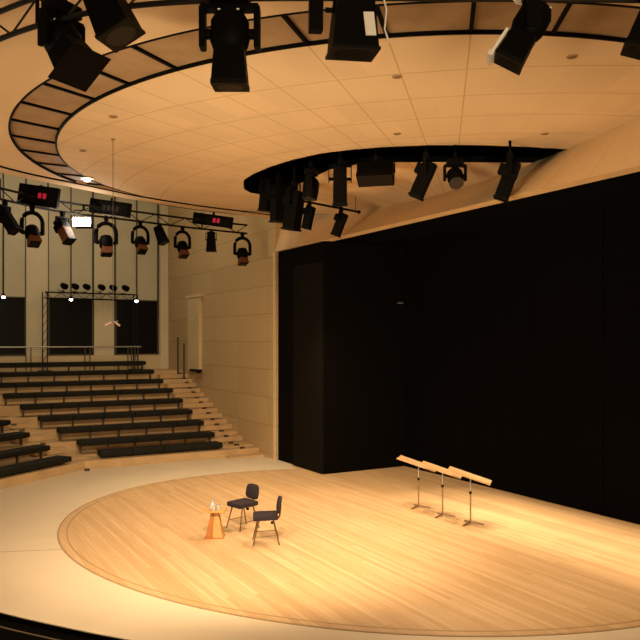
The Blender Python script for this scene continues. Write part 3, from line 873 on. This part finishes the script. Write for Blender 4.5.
for s in (-1, 1):
    MB().tube((s*.03, 0, -d), (s*.14, -.05, -d-.07), .016, .02, seg=10).build('microphone', PINK, t, True)

# ------------------------------------------------------------------ on the stage
def make_chair():
    t = empty('chair', (0, 0, 0), 'x', 'chair')
    # faces local -Y
    s = MB().box((0, -.01, .52), (.48, .48, .10), bev=.045).build('seat', FABRIC, t, True)
    me = s.data
    for v in me.vertices:
        if v.co.y < -.1: v.co.z -= (abs(v.co.y)-.1)*.10
        v.co.x *= 1-.06*(v.co.y+.2)
    out = []
    for q in range(28):
        a = 2*PI*q/28; ca, sa = math.cos(a), math.sin(a)
        out.append((.205*math.copysign(abs(ca)**.55, ca), .155*math.copysign(abs(sa)**.55, sa)))
    b = MB(); rings = []
    for dy, f in ((-.030, .90), (-.018, 1), (.018, 1), (.030, .90)):
        rings.append([b.bm.verts.new((x*f, dy, z*f)) for x, z in out])
    for r0, r1 in zip(rings, rings[1:]):
        for q in range(28): b.bm.faces.new((r0[q], r0[(q+1) % 28], r1[(q+1) % 28], r1[q]))
    b.bm.faces.new(rings[0]); b.bm.faces.new(rings[-1][::-1])
    k = b.build('backrest', FABRIC, t, True, loc=(0, .262, .725))
    for v in k.data.vertices:
        v.co.y -= .45*v.co.x**2
        if v.co.z > 0: v.co.x *= 1-.35*v.co.z
    k.rotation_euler.x = R(-9)
    for sx in (-1, 1):
        MB().tube((sx*.17, -.14, .47), (sx*.235, -.25, 0), .015, .012).build('leg', CHAIRM, t, True)
        MB().tube((sx*.17, .13, .47), (sx*.225, .25, 0), .015, .012).build('leg', CHAIRM, t, True)
    MB().bar((-.19, -.14, .47), (.19, -.14, .47), .025).bar((-.19, .13, .47), (.19, .13, .47), .025).bar((0, -.16, .465), (0, .22, .465), .04).build('seat_frame', CHAIRM, t)
    MB().path([(0, .10, .45), (0, .22, .455), (0, .262, .50), (0, .27, .57), (0, .285, .72)], .018).build('back_post', CHAIRM, t, True)
    for sx in (-1, 1):
        MB().tube((sx*.212, -.21, .16), (sx*.203, .205, .18), .007).build('stretcher', CHAIRM, t, True)
    MB().tube((0, .12, .40), (0, .12, .36), .03).build('tilt_knob', BLACK, t, True)
    return t
ch = make_chair()
p1 = at(243, 503.5, z=.50)
ch.location = (p1.x, p1.y, .006)
def facing(rx, fz):    # local -Y to the direction (right, forward) of the view
    d = Vector((CC, -SS))*rx+Vector((SS, CC))*fz
    return math.atan2(d.y, d.x)+PI/2
ch.rotation_euler.z = facing(-.74, -.67)
tag(ch, 'dark padded chair behind, next to the small table, its backrest turned to us', 'chair', 'two padded chairs on the stage')
c2 = copy_tree(ch)
p2 = at(266, 516, z=.50)
c2.location = (p2.x, p2.y, .006); c2.rotation_euler.z = facing(-.99, -.10)
tag(c2, 'dark padded chair in front, seen side-on with thin backrest', 'chair', 'two padded chairs on the stage')
ch.scale = (.97,)*3; c2.scale = (.97,)*3

# small table with the drinks
p = at(216, 537.5, z=0)
t = empty('side_table', (p.x, p.y+.05, .006), 'small orange wooden pedestal table left of the two chairs', 'table', YAW)
hT = .53
MB().box((0, 0, hT-.018), (.41, .36, .036), bev=.006).build('tabletop', TABLETOP, t)
b = MB(); b.frustum((.34, .30), (.13, .13), 0, hT-.036); b.build('pedestal', TABLETOP, t)
b = MB()
for sx in (-1,):
    vs = [b.bm.verts.new(v) for v in ((-.172, -.156, 0), (-.03, -.156, 0), (.0, -.069, hT-.04), (-.067, -.069, hT-.04))]
    f = b.bm.faces.new(vs)
    r = bmesh.ops.extrude_face_region(b.bm, geom=[f]); bmesh.ops.translate(b.bm, vec=(0, .02, 0), verts=[v for v in r['geom'] if isinstance(v, bmesh.types.BMVert)])
b.build('pedestal_shade_side', TABLEM, t)['label'] = 'darker shaded side'  # darker slab paints shade onto the left side of the pedestal
MB().box((0, 0, .008), (.37, .33, .016)).build('plinth', TABLEM, t)
tp = Vector((p.x, p.y+.05, .006+hT))
ctr = Vector((CC, -SS, 0)); fw = Vector((SS, CC, 0))
q = tp+ctr*-.04-fw*.03
o = empty('carafe', q, 'pale water carafe standing on the small stage table', 'carafe')
MB().lathe([(.045, 0), (.06, .01), (.065, .06), (.05, .105), (.03, .13), (.028, .165), (.036, .178), (.03, .178), (.02, .16)], seg=18).build('body', GLASSW, o, True)
MB().lathe([(.02, .165), (.024, .18), (.02, .195), (.004, .20)], seg=12).build('stopper', GLASSW, o, True)
for k, (a, c, lab) in enumerate(((-.005, -.12, 'left tumbler with dark drink on the small stage table'), (.075, -.06, 'right tumbler with dark drink on the small stage table'))):
    q = tp+ctr*a+fw*c
    if k == 0:
        tum = o = empty('tumbler', q, lab, 'glass', 0, 'tumblers on the small table')
        MB().lathe([(.03, 0), (.034, .004), (.038, .11), (.036, .11), (.031, .012), (.003, .01)], seg=16).build('glass', GLASSW, o, True)
        MB().lathe([(.003, .07), (.036, .07), (.0375, .105), (.003, .105)], seg=16).build('drink', CUPD, o, True)
    else:
        o = copy_tree(tum); o.location = q; tag(o, lab)

# music stands
stand = None
for k, (px, py, lab) in enumerate(((418.5, 508, 'leftmost of the three wide music stands by the black opening'), (442.5, 516.5, 'middle one of the three wide music stands by the black opening'),
                                   (470.5, 524.5, 'rightmost of the three wide music stands by the black opening'))):
    p = at(px, py, z=0)
    if stand is None:
        stand = o = empty('music_stand', (p.x, p.y, .006), lab, 'music stand', YAW, 'three music stands on the stage')
        b = MB()
        for a in (R(-15), R(105), R(225)):
            MB().bar((0, 0, .05), (.27*math.cos(a), .27*math.sin(a), .012), .035, .022, .004).build('foot', STANDM, o)
        MB().tube((0, 0, .02), (0, 0, .65), .017).build('lower_pole', STANDM, o, True)
        MB().tube((0, 0, .63), (0, 0, .97), .012).build('upper_pole', RAILM, o, True)
        MB().lathe([(.02, .62), (.027, .63), (.027, .67), (.02, .68)], seg=12).build('collar', BLACK2, o, True)
        dk = MB().box((0, 0, 0), (.90, .50, .014), bev=.004).build('desk', DESKM, o, loc=(-.02, 0, 1.0))
        MB().box((0, -.25, .012), (.90, .014, .03)).build('lip', DESKM, dk)
        MB().box((0, 0, -.025), (.16, .10, .04)).build('desk_bracket', BLACK2, dk)
        dk.rotation_euler = (R(.5), R(16.5), R(-17))
    else:
        o = copy_tree(stand); o.location = (p.x, p.y, .006)
    tag(o, lab)

# ------------------------------------------------------------------ light
WARM = (1, .75, .47)
def spot(name, loc, target, power, size=55, blend=.7, rad=.12, col=WARM):
    l = bpy.data.lights.new(name, 'SPOT'); l.energy = power; l.spot_size = R(size); l.spot_blend = blend; l.shadow_soft_size = rad; l.color = col
    o = bpy.data.objects.new(name, l); COL.objects.link(o); o.location = loc
    o.rotation_euler = (Vector(target)-Vector(loc)).to_track_quat('-Z', 'Y').to_euler()
    return o
def area(name, loc, target, power, sx, sy, col=WARM):
    l = bpy.data.lights.new(name, 'AREA'); l.energy = power; l.shape = 'RECTANGLE'; l.size = sx; l.size_y = sy; l.color = col
    o = bpy.data.objects.new(name, l); COL.objects.link(o); o.location = loc
    o.rotation_euler = (Vector(target)-Vector(loc)).to_track_quat('-Z', 'Y').to_euler()
    return o
# stage spots burn from the lamps of the recess and of the near truss
spot('stage_spot', (7.9, 15.2, 7.0), (6.2, 14.6, 0), 3000, 90)
spot('stage_spot', (8.6, 12.9, 7.0), (7.6, 12.0, 0), 1100, 90)
spot('stage_spot', (8.1, 16.6, 7.0), (8.3, 16.6, 0), 1500, 95)
spot('stage_spot', (9.6, 12.2, 6.9), (9.6, 11.0, 0), 500, 85)
spot('stage_spot', (9.5, 10.8, 6.9), (9.6, 9.0, 0), 1100, 85)
spot('stage_spot', (3.0, 6.9, 6.2), (6.8, 15.0, 0), 3600, 75)
spot('stage_spot', (4.1, 6.3, 6.2), (9.8, 10.5, 0), 1000, 65)
spot('stage_spot', (1.9, 8.2, 6.3), (3.0, 14.5, 0), 2000, 100)
# spots inside the stage opening, just behind the header
for y in (6.9, 8.0, 9.1, 10.2, 11.3, 12.4, 13.5): spot('stage_spot', (12.0, y+1.2, 6.4), (11.35, y, 0), 1000, 34, .8, .06, (1, .79, .52))
# added fill lights, out of view, brightening the canopy and fascia
spot('canopy_fill', (1.0, -3.0, 2.5), (7.5, 10.5, 7.65), 2600, 95, .9, 1.2, (1, .75, .46))
spot('canopy_fill', (-4.5, 13.5, 1.2), (5.5, 14.5, 7.65), 1500, 110, .9, 1.0, (1, .75, .46))
spot('canopy_fill', (-5.5, 6.0, 1.5), (11.6, 13.5, 7.2), 7500, 46, .9, 1.0, (1, .75, .46))
# house lights above the canopy rim, over the benches
area('house_light', (5, 27, 11.3), (6, 28.5, 2), 270, 6, 3, (1, .86, .60))
area('house_light', (6, 23, 11.3), (6.5, 24.5, 0), 90, 6, 1.5, (1, .74, .42))
w = bpy.data.worlds.new('World'); SC.world = w; w.use_nodes = True
bg = w.node_tree.nodes['Background']; bg.inputs[0].default_value = (1, .68, .38, 1); bg.inputs[1].default_value = .12

# ------------------------------------------------------------------ camera
cam = bpy.data.cameras.new('Camera'); co = bpy.data.objects.new('Camera', cam); COL.objects.link(co)
co.location = (0, 0, EYE); co.rotation_euler = (PI/2, 0, YAW)
cam.sensor_width = 36; cam.lens = FPX/640*36; cam.shift_y = (HOR-320)/640
cam.clip_end = 200; SC.camera = co
SC.view_settings.view_transform = 'Standard'; SC.view_settings.look = 'None'; SC.view_settings.gamma = 1; SC.view_settings.exposure = 0
SC.view_settings.use_curve_mapping = False
bpy.context.view_layer.update()
